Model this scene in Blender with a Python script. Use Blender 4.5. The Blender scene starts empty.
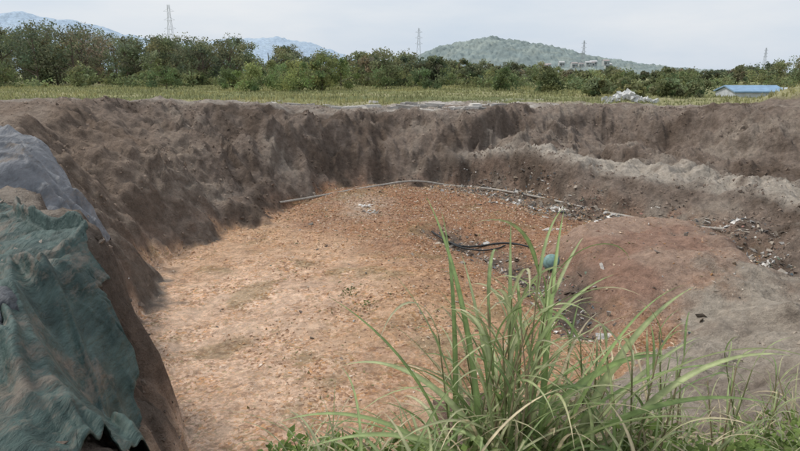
import bpy, math, numpy as np
rng=np.random.default_rng(11)
E=1.7
# ---------------------------------------------------------------- noise
def hsh(ix,iy,s):
    n=(ix*374761393+iy*668265263+s*1442695041)&0xffffffff
    n=((n^(n>>13))*1274126177)&0xffffffff
    n=((n^(n>>15))*2246822519)&0xffffffff
    return ((n^(n>>16))&0xffff)/65535.0
def vn(x,y,s):
    ix=np.floor(x).astype(np.int64); iy=np.floor(y).astype(np.int64)
    fx=x-ix; fy=y-iy
    fx=fx*fx*fx*(fx*(fx*6-15)+10); fy=fy*fy*fy*(fy*(fy*6-15)+10)
    a=hsh(ix,iy,s);b=hsh(ix+1,iy,s);c=hsh(ix,iy+1,s);d=hsh(ix+1,iy+1,s)
    return (a*(1-fx)+b*fx)*(1-fy)+(c*(1-fx)+d*fx)*fy
def fbm(x,y,scale,octv,s,gain=.5,bil=False):
    x=np.asarray(x,float)/scale; y=np.asarray(y,float)/scale
    r=0;a=1;t=0
    for o in range(octv):
        c,sn=math.cos(.6*o+.3),math.sin(.6*o+.3)
        v=vn((x*c-y*sn)+13.7*o+500,(x*sn+y*c)+7.3*o+500,s+o)*2-1
        if bil: v=np.abs(v)*2-.8
        r=r+a*v; t+=a
        a*=gain; x=x*2.03; y=y*2.03
    return r/t*1.5
def ss(a,b,x):
    t=np.clip((x-a)/(b-a),0,1); return t*t*(3-2*t)
def sdist(x,y,P):
    P=np.array(P,float); n=len(P)
    d=np.full(x.shape,1e9); ins=np.zeros(x.shape,bool)
    for i in range(n):
        ax,ay=P[i,:2]; bx,by=P[(i+1)%n,:2]
        ex,ey=bx-ax,by-ay
        t=np.clip(((x-ax)*ex+(y-ay)*ey)/(ex*ex+ey*ey),0,1)
        d=np.minimum(d,np.hypot(x-ax-t*ex,y-ay-t*ey))
        c=((ay>y)!=(by>y))
        if ey!=0: ins^= c&(x<(ex*(y-ay)/ey+ax))
    return np.where(ins,-d,d)
def pdist(x,y,P):
    d=np.full(np.shape(x),1e9)
    for (ax,ay),(bx,by) in zip(P[:-1],P[1:]):
        ex,ey=bx-ax,by-ay
        t=np.clip(((x-ax)*ex+(y-ay)*ey)/(ex*ex+ey*ey),0,1)
        d=np.minimum(d,np.hypot(x-ax-t*ex,y-ay-t*ey))
    return d
# ---------------------------------------------------------------- terrain
INNER=[(-2.5,5.0),(-3.2,6.7),(-4.5,8.9),(-5.2,12.1),(-5.5,14.4),(-5.2,17.2),(-4.2,19.7),(-2.7,21.9),(-.5,23.7),(2.2,24.6),
       (4.6,23.0),(6.7,20.2),(8.9,17.3),(9.9,14.8),(8.6,12.4),(6.1,10.2),(3.7,8.9),(1.7,7.8),(0,6.4),(-1.0,5.0)]
OUTER=[(-2.1,2.6,-.25),(-3.5,5.2,-.1),(-5.5,8.5,.1),(-8.6,13.6,.5),(-10.3,18,.75),(-9.6,22.4,.8),(-7.4,24.6,.45),(-4.2,26.0,.18),(-.5,28.0,0),(2.5,28.6,0),(4.8,30.0,0),
       (8,32.5,0),(12,33.5,0),(16,31,.0),(20,24,.1),(19,15,-.1),(15,9.5,-.5),(9.5,5,-.65),(5,2.8,-.35),(2,2.5,-.3),(0,2.4,-.25)]
def ridw(x,y):
    num=0;den=0;n=len(OUTER)
    for i in range(n):
        a=OUTER[i];b=OUTER[(i+1)%n]
        for k in (0,.5):
            px=a[0]*(1-k)+b[0]*k;py=a[1]*(1-k)+b[1]*k;pz=a[2]*(1-k)+b[2]*k
            w=1/((x-px)**2+(y-py)**2+.3)**1.6
            num=num+w*pz;den=den+w
    return num/den
TR1=[(1.2,16.9),(2.5,14.3),(3.3,12.0),(3.2,10.3)]
TR2=[(3.2,23.4),(5.2,20.7),(7.0,17.8),(8.6,14.8),(8.0,13.0)]
MD=(5.6,12.9);MS=(2.0,3.3)
def gz(x,y,cx,cy,h,sx,sy=None):
    sy=sy or sx
    return h*np.exp(-((x-cx)/sx)**2-((y-cy)/sy)**2)
def mdv(x,y): return gz(x+.4*fbm(x,y,1.8,3,15),y+.4*fbm(x,y,1.8,3,16),MD[0],MD[1],1,*MS)
def H(x,y,detail=True,full=False):
    x=np.asarray(x,float);y=np.asarray(y,float)
    nf=ss(2,9,y)
    wx=x+.9*fbm(x,y,2.8,3,21)*nf; wy=y+.9*fbm(x,y,2.8,3,31)*nf
    if detail:
        wx=wx+.28*fbm(x,y,.8,4,24,.6)*nf; wy=wy+.28*fbm(x,y,.8,4,34,.6)*nf
    di=sdist(wx,wy,INNER)+.25*nf; do=sdist(wx,wy,OUTER)
    t=np.clip(di/np.maximum(di-do,1e-3),0,1); t=np.where(do>0,1,t); t=np.where(di<0,0,t)
    rz=ridw(x,y)
    pa=.50*(1-(1-t)**2.2)+.50*np.clip(t*1.10,0,1)
    La=.56-.24*ss(4,11,x)
    pb=La*ss(-.04,.18,t)-.08*ss(.20,.40,t)+(1.08-La)*(.22*ss(.34,.66,t)+.78*ss(.62,.84,t))
    wR=ss(1.0,4.5,x)*ss(12,16,y)
    pn=.55*t+.45*ss(0,1,t)
    wN=ss(9.5,6,y)*ss(-1.5,.5,x)+ss(3,6,x)*ss(14.5,11.5,y); wN=np.clip(wN,0,1)
    p=pa*(1-wR)+pb*wR; p=p*(1-wN)+pn*wN
    p=np.where(t<=0,0,p)
    fl=-2.6+.09*fbm(x,y,3,3,5)
    md=mdv(x,y)
    fl=fl+.95*ss(.12,.8,md)+gz(x,y,-.5,22,.25,3,2)
    fl=fl-.30*np.exp(-(pdist(x,y,TR1)/.5)**2)
    fl=fl+gz(x,y,.3,12.5,.22,1.8,3)
    if detail: fl=fl+.045*fbm(x,y,.5,4,8)+(.12*np.exp(-(pdist(x,y,TR2)/1.2)**2)+.06*md)*fbm(x,y,.7,3,18,bil=True)
    z=fl*(1-p)+rz*p
    o=np.maximum(do,0)
    z=np.where(do>0,rz*np.exp(-(o/14)**2),z)
    wall=np.clip(4*t*(1.08-t),0,1)
    z=z+wall*(.24*fbm(x,y,1.6,4,41))
    z=z+wR*wall*.20*fbm(x*.6+y*.8,(y*.6-x*.8)*.35,.9,4,61)
    near=ss(60,25,y)*ss(34,19,np.abs(x))*np.where(di<0,0,1)
    if detail:
        an=np.arctan2(y-15,x-2)*11
        z=z-wall*(1-wN)*nf*.19*(fbm(an+.5*fbm(x,y,1.5,2,57),di*.30,.55,3,55,.5,True))
        z=z+near*(.03+.12*wall)*fbm(x,y,.9,4,51,.55,True)*ss(1,6,y)*(1-.6*wN)
        z=z+near*.028*fbm(x,y,.22,3,71,.6,True)
        q=(x*.55+y*.83);z=z+near*wN*ss(2,4,x)*.022*np.sin(q*11+2.5*fbm(x,y,1.6,2,75))*ss(-.2,.4,fbm(x,y,1.5,2,76))
    z=z+near*(do>-1)*.11*fbm(x,y,1.3,3,81)*ss(3,9,y)
    z=z+near*ss(-1.5,0,do)*ss(3.5,.5,do)*.13*fbm(x,y,2.6,2,85)*ss(15,20,y)
    z=z+gz(x,y,21.0,31.5,1.3,2.6)
    z=z-2.8*np.exp(-(((x-39)/14)**2+((y-70)/17)**2))
    if full: return z,di,do,t
    return z
xs=list(np.arange(-12.5,17.01,.055)); ys=list(); y=1.2
while y<34: ys.append(y); y+=max(.03,.0053*y)
def grow(a,lim,g=1.12):
    out=[];st=.06;v=a
    while v<lim: st*=g; v+=st; out.append(v)
    return out
xs=[-12.5-v for v in grow(0,7000,1.07)][::-1]+xs+[17+v for v in grow(0,7000,1.06)]
ys=[1.2-v for v in grow(0,60,1.25)][::-1]+ys+grow(ys[-1],9000,1.055)
xs=np.array(xs);ys=np.array(ys);NX,NY=len(xs),len(ys)
X,Y=np.meshgrid(xs,ys)
Z,DI,DO,T=H(X,Y,True,True)
GY,GX=np.gradient(Z,ys,xs);SL=np.hypot(GX,GY)

def mkmesh(name,V,F,cols=None,mat=None,smooth=False,parent=None,masks=None):
    V=np.asarray(V,np.float32);F=np.asarray(F,np.int32)
    me=bpy.data.meshes.new(name)
    n=F.shape[1]
    me.vertices.add(len(V));me.vertices.foreach_set('co',V.ravel())
    me.loops.add(F.size);me.loops.foreach_set('vertex_index',F.ravel())
    me.polygons.add(len(F));me.polygons.foreach_set('loop_start',np.arange(0,F.size,n,dtype=np.int32))
    me.polygons.foreach_set('loop_total',np.full(len(F),n,np.int32))
    me.polygons.foreach_set('use_smooth',np.full(len(F),smooth,bool))
    me.update(calc_edges=True);me.validate()
    for nm,c in (('Col',cols),('Mask',masks)):
        if c is not None:
            c=np.asarray(c,np.float32)
            if c.shape[1]==3: c=np.concatenate([c,np.ones((len(c),1),np.float32)],1)
            a=me.color_attributes.new(nm,'FLOAT_COLOR','POINT');a.data.foreach_set('color',c.ravel())
    ob=bpy.data.objects.new(name,me);bpy.context.collection.objects.link(ob)
    if mat: me.materials.append(mat)
    if parent: ob.parent=parent
    return ob
def mixc(a,b,f):
    a=np.asarray(a,float);b=np.asarray(b,float)
    return a*(1-f[...,None])+b*f[...,None]
def grassmask(X,Y,DO,n1,n3):
    c0=4.3-3.2*ss(5,9,X)+1.5*ss(-3,-6,X)
    gm=ss(c0,c0+2.2,DO+1.3*n3+.5*n1)*ss(24,31,Y)
    gm=np.maximum(gm,ss(45,50,Y))
    side=ss(2.5,8,DO+1.2*n1)*ss(14,24,Y);gm=np.maximum(gm,side*ss(-17,-22,X));gm=np.maximum(gm,ss(27,33,np.abs(X)))
    return gm
def soilcol(X,Y,DO,n1,n2,n3):
    soil=np.zeros(X.shape+(3,))+np.array([.235,.184,.148])
    soil=mixc(soil,[.140,.104,.080],ss(.0,.7,n1+.35*n2))
    soil=mixc(soil,[.32,.265,.215],ss(.1,.8,-n1+.4*n2)*.85)
    soil=mixc(soil,[.37,.32,.27],ss(-.6,.3,DO)*ss(-.8,.4,n3+.7*n2)*.85)
    soil=mixc(soil,[.48,.415,.34],ss(1.2,3.5,X)*ss(13.5,10,Y+.35*(X-6))*.9*ss(-1.1,.1,n1+.4*n2))
    soil=mixc(soil,[.30,.225,.17],ss(-5,-7,X)*ss(24,16,Y)*.6)
    return soil
def terrain_color(X,Y,Z,DI,DO,T):
    n1=fbm(X,Y,1.8,4,101);n2=fbm(X,Y,.5,3,111);n3=fbm(X,Y,5,3,121)
    soil=soilcol(X,Y,DO,n1,n2,n3)
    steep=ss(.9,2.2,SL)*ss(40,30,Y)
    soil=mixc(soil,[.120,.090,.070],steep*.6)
    w=np.zeros(X.shape+(3,))+np.array([.56,.355,.215])
    w=mixc(w,[.72,.52,.37],ss(.0,.8,n1+.5*n2)*.8)
    palem=ss(1.0,-2.2,X+1.2*n1)*ss(19,10,Y+1.5*n3)
    w=mixc(w,[.85,.62,.46],palem*.9)
    red=np.clip(ss(12.0,18.5,Y+1.4*X+2.8*n1)*.92+ss(.2,.9,n3)*.3,0,1)
    w=mixc(w,[.36,.205,.13],red)
    w=mixc(w,[.43,.24,.135],ss(-.1,.6,n2)*.5*(1-.6*palem))
    w=mixc(w,[.26,.21,.11],ss(.3,.7,fbm(X,Y,.9,4,151))*.5)
    md=mdv(X,Y)
    w=mixc(w,[.39,.275,.21],ss(.08,.5,md+.22*n2))
    w=mixc(w,[.31,.185,.135],ss(.1,.5,md)*ss(.0,.6,n1+.4*n2)*.75)
    w=mixc(w,[.20,.155,.125],ss(21.8,24.8,Y+.8*n1)*.75)
    w=mixc(w,[.60,.52,.43],np.exp(-((np.hypot(X+1.2,(Y-20.0)*.5)+.3*n2)/.8)**2)*.6)
    tr=1.0*np.exp(-((pdist(X,Y,TR1)+.3*n2)/.5)**2)+1.3*np.exp(-((pdist(X,Y,TR2)+.4*n2)/1.15)**2)
    tr=np.clip(tr,0,1)
    w=mixc(w,[.20,.16,.13],tr*.85)
    w=mixc(w,[.08,.07,.062],np.exp(-((pdist(X,Y,TR1)+.25*n2)/.25)**2)*.8)
    nearR=ss(4,6.5,X)*ss(14,12,Y)
    wm=ss(.22+.5*nearR,-.14-.9*nearR,DI+(.30+.5*nearR)*n2)
    c=mixc(soil,[.38,.25,.18],ss(.9,.1,DI)*.35*ss(.2,-.2,n2))
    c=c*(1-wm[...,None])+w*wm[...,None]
    g=np.zeros(X.shape+(3,))+np.array([.29,.295,.14])
    gn=fbm(X*.35,Y,3.5,4,131)
    g=mixc(g,[.40,.37,.21],ss(-.1,.7,gn))
    g=mixc(g,[.18,.20,.09],ss(.1,.8,-gn))
    gm=grassmask(X,Y,DO,n1,n3)
    c=c*(1-gm[...,None])+g*gm[...,None]
    pale=ss(.0,.4,fbm(X*.22,Y*1.1,1.4,3,141))*ss(.1,.5,DO)*ss(7,5,DO)*ss(25,27,Y)*ss(-9,-5,X)*ss(14,8,X)
    c=mixc(c,[.62,.58,.53],pale*.85)
    wR=ss(1.0,4.5,X)*ss(12,16,Y)
    c=mixc(c,[.50,.44,.37],wR*ss(.11,.19,T+.03*n1)*ss(.50,.32,T+.06*n1)*(1-wm)*ss(-.8,.0,n2+.4)*.9)
    c=mixc(c,[.10,.13,.08],ss(120,600,Y))
    M=np.stack([wm*(1-gm),np.clip(tr+ss(.15,.5,md),0,1)*wm,gm,np.ones_like(gm)],-1)
    return c,M
C,M=terrain_color(X,Y,Z,DI,DO,T)
# ---------------------------------------------------------------- materials
def newmat(name):
    m=bpy.data.materials.new(name);m.use_nodes=True
    nt=m.node_tree;b=nt.nodes['Principled BSDF'];b.inputs['Specular IOR Level'].default_value=.2
    return m,nt,b
def nd(nt,t,**k):
    n=nt.nodes.new(t)
    for a,v in k.items(): setattr(n,a,v)
    return n
def setin(n,**k):
    for a,v in k.items(): n.inputs[a.replace('_',' ')].default_value=v
def attrmat(name,rough=.85,var=.35,scale=40,bump=.0,transl=0,spec=.2):
    m,nt,b=newmat(name);L=nt.links
    at=nd(nt,'ShaderNodeVertexColor',layer_name='Col')
    g=nd(nt,'ShaderNodeNewGeometry');no=nd(nt,'ShaderNodeTexNoise');setin(no,Scale=scale,Detail=3)
    L.new(g.outputs['Position'],no.inputs['Vector'])
    mr=nd(nt,'ShaderNodeMapRange');setin(mr,From_Min=.3,From_Max=.7,To_Min=1-var,To_Max=1+var)
    L.new(no.outputs['Fac'],mr.inputs['Value'])
    mx=nd(nt,'ShaderNodeVectorMath',operation='SCALE');L.new(at.outputs['Color'],mx.inputs[0]);L.new(mr.outputs[0],mx.inputs['Scale'])
    L.new(mx.outputs[0],b.inputs['Base Color']);b.inputs['Roughness'].default_value=rough;b.inputs['Specular IOR Level'].default_value=spec
    if bump:
        bp=nd(nt,'ShaderNodeBump');setin(bp,Strength=bump,Distance=.02);L.new(no.outputs['Fac'],bp.inputs['Height']);L.new(bp.outputs[0],b.inputs['Normal'])
    if transl:
        tr=nd(nt,'ShaderNodeBsdfTranslucent');L.new(mx.outputs[0],tr.inputs['Color'])
        ms=nd(nt,'ShaderNodeMixShader');ms.inputs[0].default_value=transl
        L.new(b.outputs[0],ms.inputs[1]);L.new(tr.outputs[0],ms.inputs[2]);L.new(ms.outputs[0],nt.nodes['Material Output'].inputs[0])
    return m
def ground_mat():
    m,nt,b=newmat('earth');L=nt.links
    at=nd(nt,'ShaderNodeVertexColor',layer_name='Col');mk=nd(nt,'ShaderNodeVertexColor',layer_name='Mask')
    sp=nd(nt,'ShaderNodeSeparateColor');L.new(mk.outputs['Color'],sp.inputs[0])
    g=nd(nt,'ShaderNodeNewGeometry');P=g.outputs['Position']
    def noise(s,d=6,r=.6):
        n=nd(nt,'ShaderNodeTexNoise');setin(n,Scale=s,Detail=d,Roughness=r);L.new(P,n.inputs['Vector']);return n.outputs['Fac']
    def mr(v,a,b_,c,d):
        n=nd(nt,'ShaderNodeMapRange');setin(n,From_Min=a,From_Max=b_,To_Min=c,To_Max=d);L.new(v,n.inputs['Value']);return n.outputs[0]
    n1=noise(6,9,.68);n2=noise(42,4,.7)
    def mth(op,a,b_):
        n=nd(nt,'ShaderNodeMath',operation=op)
        for i,v in enumerate((a,b_)):
            if isinstance(v,(int,float)): n.inputs[i].default_value=v
            else: L.new(v,n.inputs[i])
        return n.outputs[0]
    f=mth('MULTIPLY',mr(n1,.3,.7,.64,1.36),mr(n2,.3,.7,.8,1.2))
    sc=nd(nt,'ShaderNodeVectorMath',operation='SCALE');L.new(at.outputs['Color'],sc.inputs[0]);L.new(f,sc.inputs['Scale'])
    wv=nd(nt,'ShaderNodeTexNoise');setin(wv,Scale=20,Detail=2);L.new(P,wv.inputs['Vector'])
    wa=nd(nt,'ShaderNodeVectorMath',operation='MULTIPLY_ADD');L.new(wv.outputs['Color'],wa.inputs[0]);wa.inputs[1].default_value=(.07,.07,.07);L.new(P,wa.inputs[2])
    vo=nd(nt,'ShaderNodeTexVoronoi');setin(vo,Scale=23.0);L.new(wa.outputs[0],vo.inputs['Vector'])
    sv=nd(nt,'ShaderNodeSeparateColor');L.new(vo.outputs['Color'],sv.inputs[0])
    rp=nd(nt,'ShaderNodeValToRGB');r=rp.color_ramp;r.interpolation='CONSTANT'
    cols=[(0,(.8,.68,.58)),(.2,(1.08,1.03,.98)),(.38,(.6,.5,.44)),(.5,(1.22,1.24,1.26)),(.62,(.95,.74,.52)),(.74,(.62,.62,.46)),(.82,(1.12,1.08,1.1)),(.93,(.45,.37,.33))]
    r.elements[0].position=0;r.elements[0].color=(*cols[0][1],1);r.elements[1].position=cols[1][0];r.elements[1].color=(*cols[1][1],1)
    for p,c in cols[2:]:
        e=r.elements.new(p);e.color=(*c,1)
    L.new(sv.outputs[0],rp.inputs[0])
    tint=nd(nt,'ShaderNodeVectorMath',operation='MULTIPLY');L.new(sc.outputs[0],tint.inputs[0]);L.new(rp.outputs[0],tint.inputs[1])
    gate=mr(noise(1.3,5,.65),.38,.62,.15,.95)
    fac=mth('MULTIPLY',gate,mth('MULTIPLY',sp.outputs[0],mth('SUBTRACT',1.0,mth('MULTIPLY',sp.outputs[1],.7))))
    mx=nd(nt,'ShaderNodeMix',data_type='RGBA');L.new(fac,mx.inputs[0]);L.new(sc.outputs[0],mx.inputs[6]);L.new(tint.outputs[0],mx.inputs[7])
    L.new(mx.outputs[2],b.inputs['Base Color']);b.inputs['Roughness'].default_value=.9
    b.inputs['Specular IOR Level'].default_value=.15
    hb=mth('ADD',mth('MULTIPLY',n1,mr(sp.outputs[0],0,1,1.2,.7)),mth('MULTIPLY',n2,.3))
    bp=nd(nt,'ShaderNodeBump');setin(bp,Strength=1.0,Distance=.13);L.new(hb,bp.inputs['Height']);L.new(bp.outputs[0],b.inputs['Normal'])
    return m
idx=np.arange(NX*NY).reshape(NY,NX)
F=np.stack([idx[:-1,:-1],idx[:-1,1:],idx[1:,1:],idx[1:,:-1]],-1).reshape(-1,4)
V=np.stack([X,Y,Z],-1).reshape(-1,3)
mkmesh('ground',V,F,C.reshape(-1,3),ground_mat(),True,masks=M.reshape(-1,4))

# ---------------------------------------------------------------- chunks
OCT=np.array([[1,0,0],[-1,0,0],[0,1,0],[0,-1,0],[0,0,1],[0,0,-1]],float)
OF=np.array([[0,2,4],[2,1,4],[1,3,4],[3,0,4],[2,0,5],[1,2,5],[3,1,5],[0,3,5]])
CUB=np.array([[-1,-1,-1],[1,-1,-1],[1,1,-1],[-1,1,-1],[-1,-1,1],[1,-1,1],[1,1,1],[-1,1,1]],float)
CF=np.array([[0,3,2],[0,2,1],[4,5,6],[4,6,7],[0,1,5],[0,5,4],[1,2,6],[1,6,5],[2,3,7],[2,7,6],[3,0,4],[3,4,7]])
def rotm(n,flat=False):
    q=rng.normal(size=(n,4))
    if flat: q[:,1:3]*=.25
    q/=np.linalg.norm(q,axis=1)[:,None];w,x,y,z=q.T
    return np.stack([np.stack([1-2*(y*y+z*z),2*(x*y-z*w),2*(x*z+y*w)],-1),np.stack([2*(x*y+z*w),1-2*(x*x+z*z),2*(y*z-x*w)],-1),np.stack([2*(x*z-y*w),2*(y*z+x*w),1-2*(x*x+y*y)],-1)],1)
def chunks(name,pts,size,cols,mat,squash=(1,1,.6),base='cube',flat=False):
    n=len(pts);B=CUB*.7 if base=='cube' else OCT;FF=CF if base=='cube' else OF
    k=len(B)
    v=B[None]*(1+rng.uniform(-.45,.45,(n,k,3)))
    v=v*np.array(squash)[None,None]*(1+rng.uniform(-.35,.35,(n,1,3)))
    v=np.einsum('nij,nkj->nki',rotm(n,flat),v)*size[:,None,None]+pts[:,None]
    f=FF[None]+(np.arange(n)*k)[:,None,None]
    return mkmesh(name,v.reshape(-1,3),f.reshape(-1,3),np.repeat(cols,k,0),mat)
mchunk=attrmat('rubble',.9,.3,60)
def scatter(n,x0,x1,y0,y1,fn,power=1.0):
    x=rng.uniform(x0,x1,n);y=y0+(y1-y0)*rng.uniform(0,1,n)**power
    z,di,do,t=H(x,y,True,True)
    k=fn(x,y,di,do,t);k=rng.uniform(0,1,n)<k
    return x[k],y[k],z[k],di[k],do[k],t[k]
PAL=np.array([[.46,.29,.17],[.58,.41,.27],[.33,.19,.12],[.66,.51,.37],[.50,.28,.13],[.23,.20,.10],[.55,.38,.26],[.40,.25,.16],[.25,.16,.11],[.68,.57,.46],[.38,.23,.14],[.44,.27,.17]])
def wfn(x,y,di,do,t):
    tr=np.exp(-(np.minimum(pdist(x,y,TR1),pdist(x,y,TR2))/.8)**2)
    dens=.10+.6*ss(10,18,y+1.2*x)+.45*fbm(x,y,1.2,3,207)
    return np.where(di<0,np.clip(dens,0.02,1),0)*(1-.4*tr)*(1-.9*ss(.08,.45,mdv(x,y)))
x,y,z,di,do,t=scatter(120000,-6.5,9.5,5,25.5,wfn,1.25)
sz=.007+.024*rng.uniform(0,1,len(x))**3+.0007*y
pc=PAL[rng.integers(0,len(PAL),len(x))]*rng.uniform(.65,1.1,(len(x),1))*(1+.35*ss(1,-3,x)*ss(18,12,y))[:,None]
chunks('rubble_waste',np.stack([x,y,z+sz*.1],-1),sz,pc,mchunk,squash=(1.2,.7,.4),base='oct',flat=True)
def sfn(x,y,di,do,t): return np.where((di>0),ss(7,1,do)*np.clip(.2+.9*fbm(x,y,1.1,3,301)+.5*ss(.3,.05,t),0,1),0)*ss(2,4,y)*(1-.4*ss(3,6,x)*ss(13,10,y))
x,y,z,di,do,t=scatter(60000,-13,17,2.6,34,sfn,1.2)
sz=.008+.06*rng.uniform(0,1,len(x))**6+.0009*y
n1=fbm(x,y,1.8,4,101);n2=fbm(x,y,.5,3,111);n3=fbm(x,y,5,3,121)
pc=soilcol(x,y,do,n1,n2,n3)*rng.uniform(.6,1.2,(len(x),1))
chunks('soil_clods',np.stack([x,y,z-sz*.15],-1),sz,pc,mchunk,squash=(1,.9,.7),base='oct')
def tfn(x,y,di,do,t):
    d1=pdist(x,y,TR1);d2=pdist(x,y,TR2)
    return np.clip(.5*np.exp(-(d1/.5)**2)+1.2*np.exp(-(d2/1.3)**2)*(.55+.8*fbm(x,y,.8,2,411))+.004+.03*ss(.1,.4,mdv(x,y)),0,1)*(di<.6)*(1-.75*ss(.3,.7,mdv(x,y)))
x,y,z,di,do,t=scatter(50000,-5,10.8,8,25.2,tfn)
TP=np.array([[.78,.76,.72],[.6,.56,.50],[.08,.08,.08],[.16,.22,.26],[.2,.25,.18],[.42,.35,.27],[.17,.14,.11],[.36,.18,.14],[.60,.57,.53],[.15,.12,.1],[.26,.2,.15],[.2,.17,.14],[.36,.3,.24],[.28,.23,.18],[.46,.4,.33],[.23,.18,.14],[.33,.24,.17]])
sz=.014+.085*rng.uniform(0,1,len(x))**5+.0009*y
ti=rng.integers(0,len(TP),len(x));sz=np.where((ti==3)|(ti==4)|(ti==7),np.minimum(sz,.04),sz)
chunks('trash_debris',np.stack([x,y,z+sz*.15],-1),sz,TP[ti]*rng.uniform(.5,1,(len(x),1)),attrmat('trash_mix',.6,.3,30,spec=.4),squash=(1.1,.6,.15),flat=True)
sx_=np.array([5.0,5.9,6.5,7.6,8.4,3.9,4.4,7.3,8.9,6.4,-1.1,-.9,8.2]);sy_=np.array([19.6,18.0,18.8,16.4,14.6,20.9,17.4,15.6,16.4,17.0,20.0,19.2,13.5])
x=np.repeat(sx_,14)+rng.normal(0,.13,13*14);y=np.repeat(sy_,14)+rng.normal(0,.10,13*14);sz=rng.uniform(.03,.085,13*14)
chunks('plastic_sacks',np.stack([x,y,H(x,y)+.02],-1),sz,np.repeat(np.array([[.62,.59,.55]])*rng.uniform(.6,1.2,(13,1)),14,0),mchunk,squash=(1.3,.9,.45),base='oct',flat=True)

# ---------------------------------------------------------------- foliage
def leafquads(P,size,cols,aspect=1.6,up=.3):
    n=len(P)
    a=rng.normal(size=(n,3));a/=np.linalg.norm(a,axis=1)[:,None]
    b=rng.normal(size=(n,3));b=b-(a*b).sum(1)[:,None]*a;b/=np.linalg.norm(b,axis=1)[:,None]
    s=size[:,None]
    v=np.stack([P-a*s*aspect*.5,P+b*s*.5-a*s*.1,P+a*s*aspect*.5,P-b*s*.5-a*s*.1],1)
    return v.reshape(-1,3),np.arange(n*4).reshape(n,4),np.repeat(cols,4,0)
class Acc:
    def __init__(s): s.V=[];s.F=[];s.C=[];s.n=0
    def add(s,v,f,c): s.V.append(v);s.F.append(f+s.n);s.C.append(c);s.n+=len(v)
    def make(s,name,mat,**k): return mkmesh(name,np.concatenate(s.V),np.concatenate(s.F),np.concatenate(s.C),mat,**k)
def prism(acc,p,q,r0,r1,col,k=5):
    p=np.array(p,float);q=np.array(q,float);d=q-p;d/=np.linalg.norm(d)+1e-9
    u=np.cross(d,[0,0,1] if abs(d[2])<.9 else [1,0,0]);u/=np.linalg.norm(u);w=np.cross(d,u)
    an=np.arange(k)*2*math.pi/k;ring=np.cos(an)[:,None]*u+np.sin(an)[:,None]*w
    v=np.concatenate([p+ring*r0,q+ring*r1]);i=np.arange(k);j=(i+1)%k
    acc.add(v,np.stack([i,j,j+k,i+k],-1),np.tile(np.array(col,float),(2*k,1)))
mleaf=attrmat('foliage',.8,.25,3,transl=.35,spec=.1)
mbark=attrmat('bark',.9,.3,20)
def tree(acc,wood,x,y,z,h,r,col,nl,ls,low=.15,nbr=(14,24)):
    col=np.array(col)
    if wood is not None:
        top=(x+rng.uniform(-.3,.3),y,z+h*.75);prism(wood,(x,y,z-.2),top,.03*h*.6,.01*h,(.14,.11,.085))
    nb=rng.integers(*nbr)
    for i in range(nb):
        a=rng.uniform(0,6.28);hh=rng.uniform(low,.92);rr=r*rng.uniform(.2,1.05)*math.sin(math.pi*min(1,max(.12,hh*.8+.12)))
        c=np.array([x+math.cos(a)*rr,y+math.sin(a)*rr,z+hh*h]);br=r*rng.uniform(.15,.42)
        if wood is not None and i%2: prism(wood,(x,y,z+hh*h*.6),c,.012*h,.004*h,(.14,.11,.085),4)
        n=max(8,int(nl/nb*rng.uniform(.6,1.4)))
        d=rng.normal(size=(n,3));d/=np.linalg.norm(d,axis=1)[:,None]
        rad=br*rng.uniform(.2,1.25,n)**.8
        P=c+d*rad[:,None]*np.array([1,1,.8]);P[:,2]=np.maximum(P[:,2],z+.05)
        cc=col*rng.uniform(.7,1.35)*rng.uniform(.75,1.25,(n,1))*np.array([rng.uniform(.9,1.2),1,rng.uniform(.9,1.15)])
        acc.add(*leafquads(P,ls*rng.uniform(.6,1.4,n),cc))
lf=Acc();wd=Acc()
UT=[-400,0,50,100,150,200,260,300,330,400,430,480,560,620,700,760,800,1200]
VT=[26,27,22,27,37,33,40,47,49,51,57,61,65,68,69,62,56,48]
for i in range(290):
    u=rng.uniform(-120,920);Yd=rng.uniform(80,124) if u<520 else rng.uniform(95,150)
    v=np.interp(u,UT,VT)+rng.uniform(-1,17)*(1 if i%3 else .3)
    h=max(2.0,1.7+(72-v)/628*Yd);xx=(u-400)/628*Yd
    g=rng.uniform(0,1);col=np.array([.145,.175,.105])*(1-g)+np.array([.25,.275,.145])*g
    if rng.uniform()<.05: col=np.array([.26,.24,.16])
    tree(lf,wd,xx,Yd,float(H(np.array([xx]),np.array([Yd]))[0]),h,h*rng.uniform(.28,.5)+.6,col,1500,.17+.03*rng.uniform(),low=.06)
for i in range(200):
    xx=rng.uniform(-75,85);Yd=rng.uniform(72,92)
    h=rng.uniform(.8,2.8);g=rng.uniform()
    tree(lf,None,xx,Yd,float(H(np.array([xx]),np.array([Yd]))[0]),h,rng.uniform(1.2,2.4),np.array([.16,.19,.09])*(1+.6*g),450,.16,low=.05)
lf.make('tree_line',mleaf);o=wd.make('trunks',mbark);o.parent=bpy.data.objects['tree_line']
def bush(xx,yy,h,r,col,n=2200,ls=.12):
    a=Acc();w=Acc();z=float(H(np.array([xx]),np.array([yy]))[0]);tree(a,w,xx,yy,z,h,r,np.array(col)*1.7,n,ls,low=.1)
    o=a.make('bush',mleaf);p=w.make('stems',mbark);p.parent=o
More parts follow.
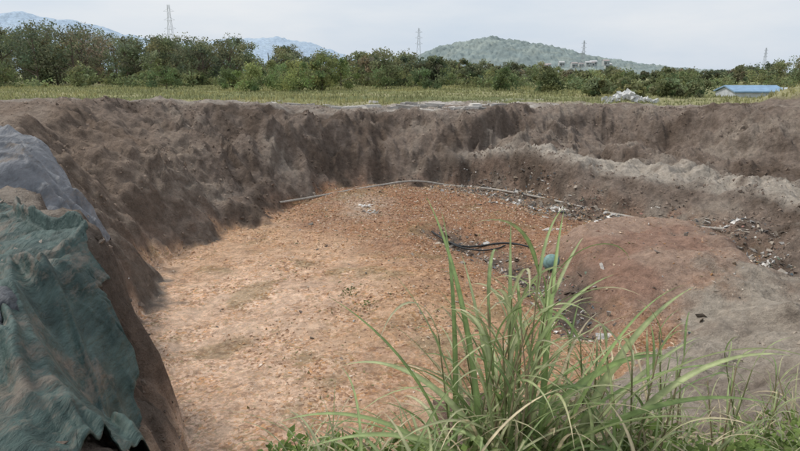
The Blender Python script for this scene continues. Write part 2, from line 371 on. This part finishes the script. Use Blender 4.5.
for (xx,yy,h,r,c) in [(-13.5,58,2.3,1.9,(.14,.18,.07)),(-11,60,3.0,2.0,(.135,.17,.07)),(-9,57,2.6,1.9,(.14,.175,.07)),(-7.2,59,3.1,1.7,(.12,.145,.06)),(-5.6,61,3.0,1.7,(.12,.15,.06)),
     (-24,66,2.6,1.8,(.09,.12,.055)),(-17,64,2.0,1.6,(.11,.14,.06)),(12.5,54,2.0,1.3,(.09,.11,.05)),(9.6,60,2.2,1.5,(.10,.13,.06)),(18,52,2.0,1.9,(.09,.11,.05)),(20.5,50,1.6,1.6,(.10,.13,.06)),(23,54,1.9,1.9,(.10,.12,.055)),(25.5,57,1.8,1.9,(.10,.125,.06)),(16.5,47,1.2,1.2,(.12,.14,.07)),(13.8,45,1.1,1.0,(.12,.14,.07)),(15.2,42,.9,1.0,(.13,.15,.07)),(17.8,43,1.0,1.2,(.12,.14,.07)),(20,45,1.1,1.3,(.12,.14,.07)),(3,66,2.0,1.8,(.09,.12,.055)),(-1.5,68,2.3,1.8,(.09,.11,.05))]:
    bush(xx,yy,h,r,c)
def blades(P,hgt,cols,wid,lean=.5):
    n=len(P);a=rng.uniform(0,6.28,n);d=np.stack([np.cos(a),np.sin(a),0*a],-1);s=np.stack([-np.sin(a),np.cos(a),0*a],-1)
    up=np.array([0,0,1.0]);l=rng.uniform(.1,1,n)[:,None]*lean;h=hgt[:,None];w=wid[:,None]
    m=P+up*h*.55+d*h*l*.3;tp=P+up*h+d*h*l
    v=np.stack([P-s*w,P+s*w,m+s*w*.7,m-s*w*.7,tp,tp+s*w*.05],1)
    base=(np.arange(n)*6)[:,None]
    f=np.concatenate([base+np.array([0,1,2,3]),base+np.array([3,2,5,4])])
    return v.reshape(-1,3),f,np.repeat(cols,6,0)
def ffn(x,y,di,do,t):
    return grassmask(x,y,do,fbm(x,y,1.8,4,101),fbm(x,y,5,3,121))
x,y,z,di,do,t=scatter(75000,-50,45,28,80,ffn,1.5)
hh=(.06+.20*rng.uniform(0,1,len(x))**2)*(1+.6*fbm(x,y,4,2,77))
gcol=np.array([.32,.325,.16])*rng.uniform(.55,1.25,(len(x),1))+np.array([.09,.06,.02])*ss(0,.8,fbm(x,y,6,2,78))[:,None]
ga=Acc();ga.add(*blades(np.stack([x,y,z-.02],-1),np.abs(hh)+.04,gcol,.010+.0007*y))
ga.make('field_grass',mleaf)

# ---------------------------------------------------------------- hills
def ridge(name,Y0,depth,us,vs,col,nx,ny,rough,pale,seed):
    xs_=np.linspace((us[0]-400)/628*Y0,(us[-1]-400)/628*Y0,nx);ys_=np.linspace(-1,1,ny)
    XX,YY=np.meshgrid(xs_,ys_)
    h=np.interp(XX[0],(np.array(us)-400)/628*Y0,(72-np.array(vs))/628*Y0)
    k=np.ones(9)/9;h=np.convolve(np.pad(h,4,'edge'),k,'valid')
    hh=h[None]*np.cos(YY*math.pi/2)**1.2
    WY=Y0+YY*depth
    hh=hh*(1+.10*fbm(XX,WY,Y0*.06,4,seed))+rough*np.abs(fbm(XX,WY,Y0*.009,3,seed+3))*(hh>1)
    hh=hh-1.0
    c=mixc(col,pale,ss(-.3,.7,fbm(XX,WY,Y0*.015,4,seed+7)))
    i=np.arange(nx*ny).reshape(ny,nx);f=np.stack([i[:-1,:-1],i[:-1,1:],i[1:,1:],i[1:,:-1]],-1).reshape(-1,4)
    return mkmesh(name,np.stack([XX,WY,hh],-1).reshape(-1,3),f,c.reshape(-1,3),attrmat(name+'_hazed_cover',.95,.2,.05),True)
ridge('hill',950,230,[405,425,437,455,475,490,505,530,550,575,610,640,690,760],[63,53,49,46,43,40,43,46,50,55,62,67,71.5,72],[.20,.245,.24],700,140,4,[.245,.285,.265],401)  # distance haze is painted into the hill's pale bluish-grey base colours
ridge('mountain',5200,900,[-300,-100,0,30,70,105,135,165,200,250,290,312,340,390,430],[22,16,18,19,23,28,36,43,46,42,40,44,55,68,72],[.36,.45,.55],300,40,15,[.39,.48,.57],431)  # blue tones carry painted aerial haze, not the mountain's own colour
mwall=attrmat('plaster',.8,.15,2)
def box(acc,cx,cy,z0,w,d,h,col):
    v=np.array([[cx+sx*w/2,cy+sy*d/2,z0+sz*h] for sz in (0,1) for sx,sy in ((-1,-1),(1,-1),(1,1),(-1,1))],float)
    acc.add(v,np.array([[0,3,2,1],[4,5,6,7],[0,1,5,4],[1,2,6,5],[2,3,7,6],[3,0,4,7]]),np.tile(np.array(col,float),(8,1)))
def house(name,cx,cy,z0,w,d,h,rh,wc,rc,nwin=3):
    e=bpy.data.objects.new(name,None);bpy.context.collection.objects.link(e)
    a=Acc();box(a,cx,cy,z0,w,d,h,wc);a.make('walls',mwall,parent=e)
    a=Acc();o=.04*w
    v=np.array([[cx-w/2-o,cy-d/2-o,z0+h],[cx+w/2+o,cy-d/2-o,z0+h],[cx+w/2+o,cy,z0+h+rh],[cx-w/2-o,cy,z0+h+rh],[cx-w/2-o,cy+d/2+o,z0+h],[cx+w/2+o,cy+d/2+o,z0+h]])
    v=np.concatenate([v+[0,0,.02],v+[0,0,.14]])
    f=np.array([[0,1,2,3],[3,2,5,4],[6,9,8,7],[9,10,11,8],[0,6,7,1],[4,5,11,10],[0,3,9,6],[3,4,10,9],[1,7,8,2],[2,8,11,5]])
    a.add(v,f,np.tile(np.array(rc,float),(12,1)));a.make('roof',mwall,parent=e)
    a=Acc()
    for g in (-1,1):
        x_=cx+g*w/2
        a.add(np.array([[x_,cy-d/2,z0+h],[x_,cy+d/2,z0+h],[x_,cy,z0+h+rh],[x_+.001,cy,z0+h+rh]]),np.array([[0,1,2,3]]),np.tile(np.array(wc,float),(4,1)))
    a.make('gables',mwall,parent=e)
    a=Acc()
    for i in range(nwin): box(a,cx+(i-(nwin-1)/2)*w/nwin*.95,cy-d/2-.01,z0+h*.38,w/nwin*.38,.06,h*.34,(.05,.06,.07))
    a.make('windows',mwall,parent=e)
    a=Acc();box(a,cx-w*.16,cy-d/2-.02,z0,w*.1,.06,h*.72,(.12,.1,.09));a.make('door',mwall,parent=e)
house('storage_shed',35.4,65,-2.0,4.9,4,1.75,.55,(.5,.52,.55),(.24,.36,.50))
house('storage_shed',39.6,66.5,-2.0,3.0,3,1.6,.45,(.7,.72,.74),(.55,.58,.6),2)
for i in range(12):
    u=rng.uniform(510,615);Yd=rng.uniform(650,700)
    house('village_house',(u-400)/628*Yd,Yd,rng.uniform(5,9),rng.uniform(4,9),7,rng.uniform(2.5,4.5),1.2,(.46,.48,.47),(.38,.33,.32) if i%3 else (.5,.5,.5))
mst=attrmat('galvanised_steel',.6,.1,5)
def pylon(x,y,h,th):
    a=Acc();c=(.45,.47,.5)
    def wd_(k): return h*.06*(1-k)**1.2+h*.012
    ks=np.linspace(0,1,11)
    for i in range(10):
        k0,k1=ks[i],ks[i+1];w0,w1=wd_(k0),wd_(k1)
        cs=[(-1,-1),(1,-1),(1,1),(-1,1)]
        for j in range(4):
            p,q=cs[j],cs[(j+1)%4]
            prism(a,(x+p[0]*w0,y+p[1]*w0,k0*h),(x+p[0]*w1,y+p[1]*w1,k1*h),th,th,c,4)
            prism(a,(x+p[0]*w0,y+p[1]*w0,k0*h),(x+q[0]*w1,y+q[1]*w1,k1*h),th*.5,th*.5,c,4)
    for k in (.66,.78,.9):
        L=h*.08*(1.25-k*.35)
        for s in (-1,1):
            prism(a,(x,y,k*h),(x+s*L,y,k*h+.01*h),th*.8,th*.5,c,4);prism(a,(x,y,k*h+.05*h),(x+s*L,y,k*h+.01*h),th*.6,th*.5,c,4)
    a.make('transmission_tower',mst)
pylon(-105,300,31.5,.07);pylon(11.5,400,28,.10);pylon(141,500,25.5,.11);pylon(281,500,20,.10)

# ---------------------------------------------------------------- tarps
def tarpmat(name,c1,c2,dirt=.57,rough=.6):
    m,nt,b=newmat(name);L=nt.links
    g=nd(nt,'ShaderNodeNewGeometry')
    mp=nd(nt,'ShaderNodeMapping');mp.inputs['Rotation'].default_value=(0,0,.8);mp.inputs['Scale'].default_value=(2.0,.45,1);L.new(g.outputs['Position'],mp.inputs[0])
    no=nd(nt,'ShaderNodeTexNoise');setin(no,Scale=2.6,Detail=10,Roughness=.75);L.new(mp.outputs[0],no.inputs['Vector'])
    rp=nd(nt,'ShaderNodeValToRGB');rp.color_ramp.elements[0].position=.38;rp.color_ramp.elements[1].position=.64
    rp.color_ramp.elements[0].color=(*c1,1);rp.color_ramp.elements[1].color=(*c2,1);L.new(no.outputs['Fac'],rp.inputs[0])
    n2=nd(nt,'ShaderNodeTexNoise');setin(n2,Scale=1.6,Detail=14,Roughness=.76);L.new(mp.outputs[0],n2.inputs['Vector'])
    r2=nd(nt,'ShaderNodeMapRange');setin(r2,From_Min=dirt-.05,From_Max=dirt+.05,To_Min=0,To_Max=.8);L.new(n2.outputs['Fac'],r2.inputs['Value'])
    mx=nd(nt,'ShaderNodeMix',data_type='RGBA');L.new(r2.outputs[0],mx.inputs[0]);L.new(rp.outputs[0],mx.inputs[6]);mx.inputs[7].default_value=(.20,.16,.125,1)
    L.new(mx.outputs[2],b.inputs['Base Color']);b.inputs['Roughness'].default_value=rough;b.inputs['Specular IOR Level'].default_value=.3
    w=nd(nt,'ShaderNodeTexNoise');setin(w,Scale=5,Detail=8,Roughness=.6,Distortion=.3);L.new(mp.outputs[0],w.inputs['Vector'])
    bp=nd(nt,'ShaderNodeBump');setin(bp,Strength=.75,Distance=.09);L.new(w.outputs['Fac'],bp.inputs['Height']);L.new(bp.outputs[0],b.inputs['Normal'])
    return m
def blur(z,n):
    for _ in range(n):
        p=np.pad(z,1,'edge');z=.2*(p[1:-1,1:-1]+p[:-2,1:-1]+p[2:,1:-1]+p[1:-1,:-2]+p[1:-1,2:])
    return z
def tarp(name,rows,mat,nu=260,nv=260,off=.10,wr=.06,seed=1,ang=.3,fs=.45,nb=60):
    R=np.array(rows,float);nr,ncp,_=R.shape
    us=np.linspace(0,ncp-1,nu);vs=np.linspace(0,nr-1,nv)
    def itp(A,s,ax):
        i=np.clip(np.floor(s).astype(int),0,A.shape[ax]-2);f=s-i
        a=np.take(A,i,ax);b=np.take(A,i+1,ax);sh=[1]*A.ndim;sh[ax]=-1;f=f.reshape(sh);return a*(1-f)+b*f
    G=itp(itp(R,vs,0),us,1)
    x=blur(G[...,0],30);y=blur(G[...,1],30)
    uu,vv=np.meshgrid(us/(ncp-1),vs/(nr-1))
    ed=np.exp(-np.minimum(np.minimum(uu,1-uu),np.minimum(vv,1-vv))/.05)
    x=x+ed*.12*fbm(uu*6,vv*6,.8,4,seed+50);y=y+ed*.18*fbm(uu*6,vv*6,.8,4,seed+60)
    hd=H(x,y,True);zs=blur(H(x,y,False),nb)
    zs=np.maximum(zs,blur(hd,10)-.02)
    a=x*math.cos(ang)+y*math.sin(ang);b=-x*math.sin(ang)+y*math.cos(ang)
    a=a+.25*fbm(x,y,1.5,2,seed+20)
    f1=1-np.abs(fbm(a,b*.16,fs,3,seed,.45));f2=1-np.abs(fbm(b*.8,a*.25,fs*.7,3,seed+30,.45))
    z=zs+off+wr*(f1**4-.35)*1.3+wr*.35*(f2**4-.35)
    z=blur(z,1)
    z=np.maximum(z,blur(hd,2)+.015);z=blur(z,1)
    z=z-ed**3*off*.6
    i=np.arange(nu*nv).reshape(nv,nu);f=np.stack([i[:-1,:-1],i[:-1,1:],i[1:,1:],i[1:,:-1]],-1).reshape(-1,4)
    o=mkmesh(name,np.stack([x,y,z],-1).reshape(-1,3),f,None,mat,True)
    sm=o.modifiers.new('t','SOLIDIFY');sm.thickness=.01
mg=tarpmat('green_sheet',(.022,.043,.038),(.085,.130,.115),.565,.55)
mk_=tarpmat('grey_sheet',(.12,.125,.135),(.23,.235,.25),.60)
tarp('green_tarp',[[(-7.3,9.6),(-5.6,8.3),(-4.3,7.3),(-3.45,6.7)],[(-6.4,7.4),(-4.9,6.6),(-3.85,6.1),(-3.1,6.2)],[(-5,4.8),(-3.9,4.8),(-3.15,5.2),(-2.75,5.9)],[(-3.1,1.8),(-2.2,2.3),(-1.85,3.1),(-2.15,4.8)]],mg,wr=.17,seed=3,ang=.9,off=.07,nb=20)
tarp('grey_tarp',[[(-11,15.8),(-8.6,13.6),(-6.6,11.9),(-5.3,11.0)],[(-10,13),(-7.2,11.2),(-5.7,10.2),(-4.8,9.9)],[(-8.5,9.8),(-6.2,9.2),(-5.1,8.8),(-4.35,8.9)]],mk_,wr=.08,off=.09,seed=5,ang=-.7,nb=40)
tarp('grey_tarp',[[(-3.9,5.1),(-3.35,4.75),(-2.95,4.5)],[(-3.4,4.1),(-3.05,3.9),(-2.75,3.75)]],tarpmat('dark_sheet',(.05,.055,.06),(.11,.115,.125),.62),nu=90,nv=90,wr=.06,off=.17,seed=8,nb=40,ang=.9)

# ---------------------------------------------------------------- foreground grass
def ribbon(acc,base,az,L,elev,droop,w,col,tipcol=None,seg=14,twist=0.):
    p=np.array(base,float);e=elev;ds=L/seg;pts=[p.copy()];dirs=[]
    for i in range(seg):
        k=i/seg;e2=e-droop*(k**1.5)
        a=az+twist*k
        d=np.array([math.cos(a)*math.cos(e2),math.sin(a)*math.cos(e2),math.sin(e2)]);dirs.append(d);p=p+d*ds;pts.append(p.copy())
    dirs.append(dirs[-1]);pts=np.array(pts);dirs=np.array(dirs)
    side=np.stack([-np.sin(az+twist*np.linspace(0,1,seg+1)),np.cos(az+twist*np.linspace(0,1,seg+1)),np.zeros(seg+1)],-1)
    roll=rng.uniform(-.7,.7)
    nrm=np.cross(dirs,side);nrm*=np.sign(nrm[:,2:3]+1e-6)
    side=side*math.cos(roll)+nrm*math.sin(roll);nrm=np.cross(dirs,side);nrm*=np.sign(nrm[:,2:3]+1e-6)
    k=np.linspace(0,1,seg+1);ww=w*np.minimum(1,(.35+k*3.5))*np.clip(1-k**2.6,0.02,1)
    l=pts+side*ww[:,None]+nrm*ww[:,None]*.35;r=pts-side*ww[:,None]+nrm*ww[:,None]*.35
    v=np.stack([l,pts,r],1).reshape(-1,3)
    f=[]
    for i in range(seg):
        a=i*3;f+= [[a,a+1,a+4,a+3],[a+1,a+2,a+5,a+4]]
    col=np.array(col);tc=np.array(tipcol if tipcol is not None else col)
    cc=col[None]*(1-k[:,None]**3)+tc[None]*k[:,None]**3
    c=np.repeat(cc,3,0);c[1::3]*=1.5
    acc.add(v,np.array(f),c)
mgr=attrmat('grass_blade',.5,.25,18,transl=.35,spec=.4)
def hz(x,y): return float(H(np.array([float(x)]),np.array([float(y)]))[0])
GR=[(.20,.27,.10),(.26,.32,.14),(.32,.36,.18),(.16,.22,.085),(.35,.36,.20)]
DRY=np.array([.50,.42,.28])
def clump(name,cx,cy,r,n,Lr,wr_,er=(.9,1.45),dr=(.9,2.2),dry=.1,stems=0,sh=(.6,1.0),az=None):
    a=Acc()
    for i in range(n):
        an=rng.uniform(0,6.28);rr=r*math.sqrt(rng.uniform());x=cx+rr*math.cos(an);y=cy+rr*math.sin(an);z=hz(x,y)
        c=np.array(GR[rng.integers(len(GR))])*rng.uniform(.75,1.2);tc=c*1.1 if rng.uniform()>.3 else DRY
        if rng.uniform()<dry: c=DRY*rng.uniform(.6,1.15);tc=c
        aa=rng.uniform(0,6.28) if az is None else rng.uniform(*az)
        ribbon(a,(x,y,z),aa,rng.uniform(*Lr),rng.uniform(*er),rng.uniform(*dr),rng.uniform(*wr_),c,tc,twist=rng.uniform(-.7,.7))
    for i in range(stems):
        an=rng.uniform(0,6.28);rr=r*.8*math.sqrt(rng.uniform());x=cx+rr*math.cos(an);y=cy+rr*math.sin(an);z=hz(x,y)
        H_=rng.uniform(*sh);lx,ly=rng.normal(0,.13,2);top=np.array([x+lx*H_,y+ly*H_,z+H_])
        sc=(.28,.29,.14) if i%2 else (.44,.36,.23)
        prism(a,(x,y,z),top,.007,.0035,sc,6)
        for k in np.linspace(.3,1,6):
            p=np.array([x,y,z])*(1-k)+top*k
            c=np.array(GR[rng.integers(len(GR))]);tc=c*1.1 if rng.uniform()>.3 else DRY
            ribbon(a,p,rng.uniform(0,6.28),rng.uniform(.25,.55)*Lr[1],rng.uniform(1.0,1.4),rng.uniform(.8,2.4),rng.uniform(*wr_)*.8,c,tc,twist=rng.uniform(-.5,.5))
    return a
def fin(a,name): a.make(name,mgr,smooth=True)
def merge(a,a2): a.add(np.concatenate(a2.V),np.concatenate(a2.F),np.concatenate(a2.C))
a=clump('t',.58,3.2,.32,85,(.7,1.35),(.008,.016),stems=18,sh=(.7,1.2),dry=.25)
merge(a,clump('t',.45,3.0,.85,180,(.35,.95),(.007,.015),er=(.6,1.4),dry=.14))
merge(a,clump('t',1.1,3.3,.45,80,(.4,1.0),(.006,.013),er=(.6,1.4),dry=.4,stems=10,sh=(.4,.9)))
for (bx,by,az,L,el,dr,w) in [(.7,3.0,.1,1.5,.85,1.35,.028),(.75,2.95,-.15,1.3,.75,1.1,.026),(.6,3.0,.35,1.3,1.0,1.5,.026),(.9,3.0,.25,1.1,.9,.9,.024),(.35,3.0,3.1,1.1,.75,1.1,.022),(.3,3.0,2.85,1.0,.65,1.3,.022),(.2,2.95,3.3,.9,.5,.8,.02),(.7,3.1,1.2,1.3,1.2,.8,.02),(.55,3.1,1.9,1.35,1.3,.9,.02),(.95,3.1,.5,1.25,1.15,.9,.024),
     (.8,2.9,.6,1.45,1.05,1.2,.026),(.5,2.9,2.6,1.1,1.0,1.5,.022),(.65,2.85,-.4,1.2,.9,1.3,.026),(.45,2.9,-2.8,1.0,.7,1.0,.022),(.9,2.9,.0,1.5,1.05,1.6,.026),(.6,3.0,1.6,1.45,1.35,.7,.02),(.4,3.0,2.2,1.3,1.25,1.0,.018),(1.1,3.0,.15,1.2,1.0,1.2,.022),(.45,3.0,1.9,1.65,1.35,.8,.018),(.3,3.05,1.5,1.6,1.38,.9,.018),(.75,3.0,1.3,1.6,1.3,1.0,.018)]:
    c=np.array(GR[rng.integers(3)])*1.1;ribbon(a,(bx,by,hz(bx,by)+.05),az,L,el,dr,w,c,c*1.1,seg=22,twist=rng.uniform(-.3,.3))
ribbon(a,(-.15,3.0,hz(-.15,3)+.02),2.7,.55,.9,1.5,.016,DRY,DRY)
fin(a,'tall_grass')
for cx,cy,r,n,st in [(1.5,3.3,.35,60,3),(1.95,3.6,.3,40,5),(2.3,3.2,.35,70,2),(-.35,3.1,.3,60,0),(1.5,3.9,.5,60,2),(2.9,4.4,.4,40,3),(2.4,4.9,.4,18,0),(3.6,5.4,.4,22,2),(2.2,4.2,.5,30,2)]:
    fin(clump('g',cx,cy,r,n,(.25,.65),(.004,.009),stems=st,sh=(.4,.8),dry=.4),'grass_clump')
def weed(cx,cy,r,n,col,hh=.25,ls=.045):
    a=Acc();x=cx+rng.normal(0,r,n);y=cy+rng.normal(0,r,n);z=H(x,y)
    P=np.stack([x,y,z+rng.uniform(0.01,1,n)**1.3*hh*np.exp(-((x-cx)**2+(y-cy)**2)/(2*r*r))],-1)
    a.add(*leafquads(P,ls*rng.uniform(.5,1.3,n),np.array(col)*rng.uniform(.6,1.4,(n,1)),1.7))
    for i in range(max(3,n//30)):
        q=P[rng.integers(n)];prism(a,(cx+rng.normal(0,r*.5),cy+rng.normal(0,r*.5),hz(cx,cy)-.02),q,.004,.002,(.12,.15,.06),4)
    a.make('weed',mleaf)
for cx,cy,r,n in [(-.35,3.5,.24,1500),(0,3.3,.25,1300),(.6,3.2,.4,1500),(2.05,3.25,.22,1300),(2.35,3.5,.25,1400),(1.5,3.2,.25,700),(2.7,4.2,.3,500),(-.6,3.4,.14,400),(2.6,3.6,.25,1100),(2.5,3.3,.3,1400)]:
    weed(cx,cy,r,n,(.22,.30,.095),.34,.034)
for cx,cy in [(-1.0,11.5),(-.6,10.8),(3.4,4.8),(4.6,6.2),(-2.1,5.3),(-1.7,4.6)]:
    weed(cx,cy,.11,45,(.16,.2,.08),.08,.035)

# ---------------------------------------------------------------- small objects
import bmesh
def simple(name,c,rough=.5):
    m,nt,b=newmat(name);L=nt.links;g=nd(nt,'ShaderNodeNewGeometry');no=nd(nt,'ShaderNodeTexNoise');setin(no,Scale=14,Detail=6);L.new(g.outputs['Position'],no.inputs['Vector'])
    rp=nd(nt,'ShaderNodeValToRGB');rp.color_ramp.elements[0].position=.35;rp.color_ramp.elements[1].position=.65
    rp.color_ramp.elements[0].color=(c[0]*.65,c[1]*.65,c[2]*.6,1);rp.color_ramp.elements[1].color=(*c,1);L.new(no.outputs['Fac'],rp.inputs[0]);L.new(rp.outputs[0],b.inputs['Base Color']);b.inputs['Roughness'].default_value=rough
    return m
bm=bmesh.new();bmesh.ops.create_icosphere(bm,subdivisions=4,radius=.19)
for v in bm.verts:
    if abs(v.co.z)<.012: v.co*=.96
    if v.co.x>.1: v.co.x=.1+(v.co.x-.1)*.6
me=bpy.data.meshes.new('plastic_ball');bm.to_mesh(me);bm.free();me.materials.append(simple('teal_plastic',(.22,.36,.35)))
for p in me.polygons:p.use_smooth=True
o=bpy.data.objects.new('plastic_ball',me);bpy.context.collection.objects.link(o);o.location=(3.35,13.3,hz(3.35,13.3)+.12);o.rotation_euler=(.4,.5,0)
def hose(name,pts,r,col):
    cu=bpy.data.curves.new(name,'CURVE');cu.dimensions='3D';cu.bevel_depth=r;cu.bevel_resolution=3
    s=cu.splines.new('NURBS');s.points.add(len(pts)-1)
    for i,(x,y,h) in enumerate(pts): s.points[i].co=(x,y,hz(x,y)+h,1)
    s.use_endpoint_u=True;s.order_u=4;cu.materials.append(col)
    o=bpy.data.objects.new(name,cu);bpy.context.collection.objects.link(o)
mb=simple('black_rubber',(.04,.045,.05),.5)
hose('black_hose',[(.9,17.2,.05),(1.3,16.5,.08),(1.8,16.1,.06),(2.3,15.9,.03),(2.9,15.7,.08),(3.3,15.2,.02)],.025,mb)
hose('black_hose',[(1.2,16.9,.03),(1.6,15.9,.10),(2.2,15.4,.05),(2.7,15.5,.04)],.02,mb)
pth=[(-3.9,19.9),(-3.1,21.0),(-1.9,22.3),(-.7,23.3),(.6,24.0),(2.0,24.1),(3.0,23.5),(3.9,22.6),(4.9,21.3),(6.0,20.0),(7.2,18.5),(8.4,17.0),(9.2,15.4)]
hose('grey_pipe',[(x,y,.03+.04*math.sin(i*2.1)) for i,(x,y) in enumerate(pth)],.038,simple('grey_pvc',(.44,.40,.36),.6))
x=rng.normal(0,1,90);y=rng.normal(0,.5,90);px=13.2+x*.75;py=37.5+y
sz=rng.uniform(.08,.26,90);pz=H(px,py)+np.abs(.35*np.exp(-x*x))*rng.uniform(0,1,90)+.05
chunks('white_rubble_pile',np.stack([px,py,pz],-1),sz,np.array([.62,.62,.6])*rng.uniform(.6,1.1,(90,1)),mchunk)
a=Acc()
for i in range(60):
    x_=rng.uniform(-6.5,5);y_=rng.uniform(29.3,33) if i%2 else 30.0+.25*x_*.4+rng.uniform(-.3,.3)
    w,d=rng.uniform(.25,.9),rng.uniform(.2,.5);an=rng.uniform(-.5,.5);v=CUB*np.array([w/2,d/2,.07])*(1+rng.uniform(-.25,.25,(8,3)));c,s=math.cos(an),math.sin(an)
    tl=rng.uniform(-1,1)
    v=np.stack([v[:,0]*c-v[:,1]*s+x_,v[:,0]*s+v[:,1]*c+y_,v[:,2]+hz(x_,y_)+.05+.10*v[:,0]*tl],-1)
    a.add(v,CF,np.tile(np.array([.52,.49,.45])*rng.uniform(.6,1.15),(8,1)))
a.make('concrete_slabs',mchunk)
# ---------------------------------------------------------------- light, sky, camera
w=bpy.data.worlds.new('World');bpy.context.scene.world=w;w.use_nodes=True;nt=w.node_tree;L=nt.links;bg=nt.nodes['Background']
sk=nd(nt,'ShaderNodeTexSky',sky_type='NISHITA',sun_disc=False);EL,AZ=math.radians(54),math.radians(-70)
sk.sun_elevation=EL;sk.sun_rotation=AZ;sk.dust_density=3;sk.air_density=1.2
tc=nd(nt,'ShaderNodeTexCoord');mp=nd(nt,'ShaderNodeMapping');mp.inputs['Scale'].default_value=(1,1,4);L.new(tc.outputs['Generated'],mp.inputs[0])
no=nd(nt,'ShaderNodeTexNoise');setin(no,Scale=2.0,Detail=6,Roughness=.55);L.new(mp.outputs[0],no.inputs['Vector'])
rp=nd(nt,'ShaderNodeMapRange');setin(rp,From_Min=.35,From_Max=.65,To_Min=0,To_Max=1);L.new(no.outputs['Fac'],rp.inputs['Value'])
cm=nd(nt,'ShaderNodeMix',data_type='RGBA');cm.inputs[6].default_value=(6.1,7.0,8.1,1);cm.inputs[7].default_value=(8.0,8.3,8.7,1);L.new(rp.outputs[0],cm.inputs[0])
mx=nd(nt,'ShaderNodeMix',data_type='RGBA');mx.inputs[0].default_value=.9;L.new(sk.outputs[0],mx.inputs[6]);L.new(cm.outputs[2],mx.inputs[7]);L.new(mx.outputs[2],bg.inputs['Color']);bg.inputs['Strength'].default_value=.105
sd=bpy.data.lights.new('sun','SUN');sd.energy=2.4;sd.angle=math.radians(14);sd.color=(1,.94,.86);so=bpy.data.objects.new('sun',sd);bpy.context.collection.objects.link(so)
from mathutils import Vector
d=Vector((math.sin(AZ)*math.cos(EL),math.cos(AZ)*math.cos(EL),math.sin(EL)));so.rotation_euler=d.to_track_quat('Z','Y').to_euler()
cd=bpy.data.cameras.new('camera');co=bpy.data.objects.new('camera',cd);bpy.context.collection.objects.link(co);bpy.context.scene.camera=co
cd.sensor_width=36;cd.lens=28.26;cd.clip_end=20000;cd.clip_start=.05;co.location=(0,0,E);co.rotation_euler=(math.radians(90-13.7),0,0)
vs=bpy.context.scene.view_settings;vs.view_transform='Standard';vs.look='None';vs.exposure=0
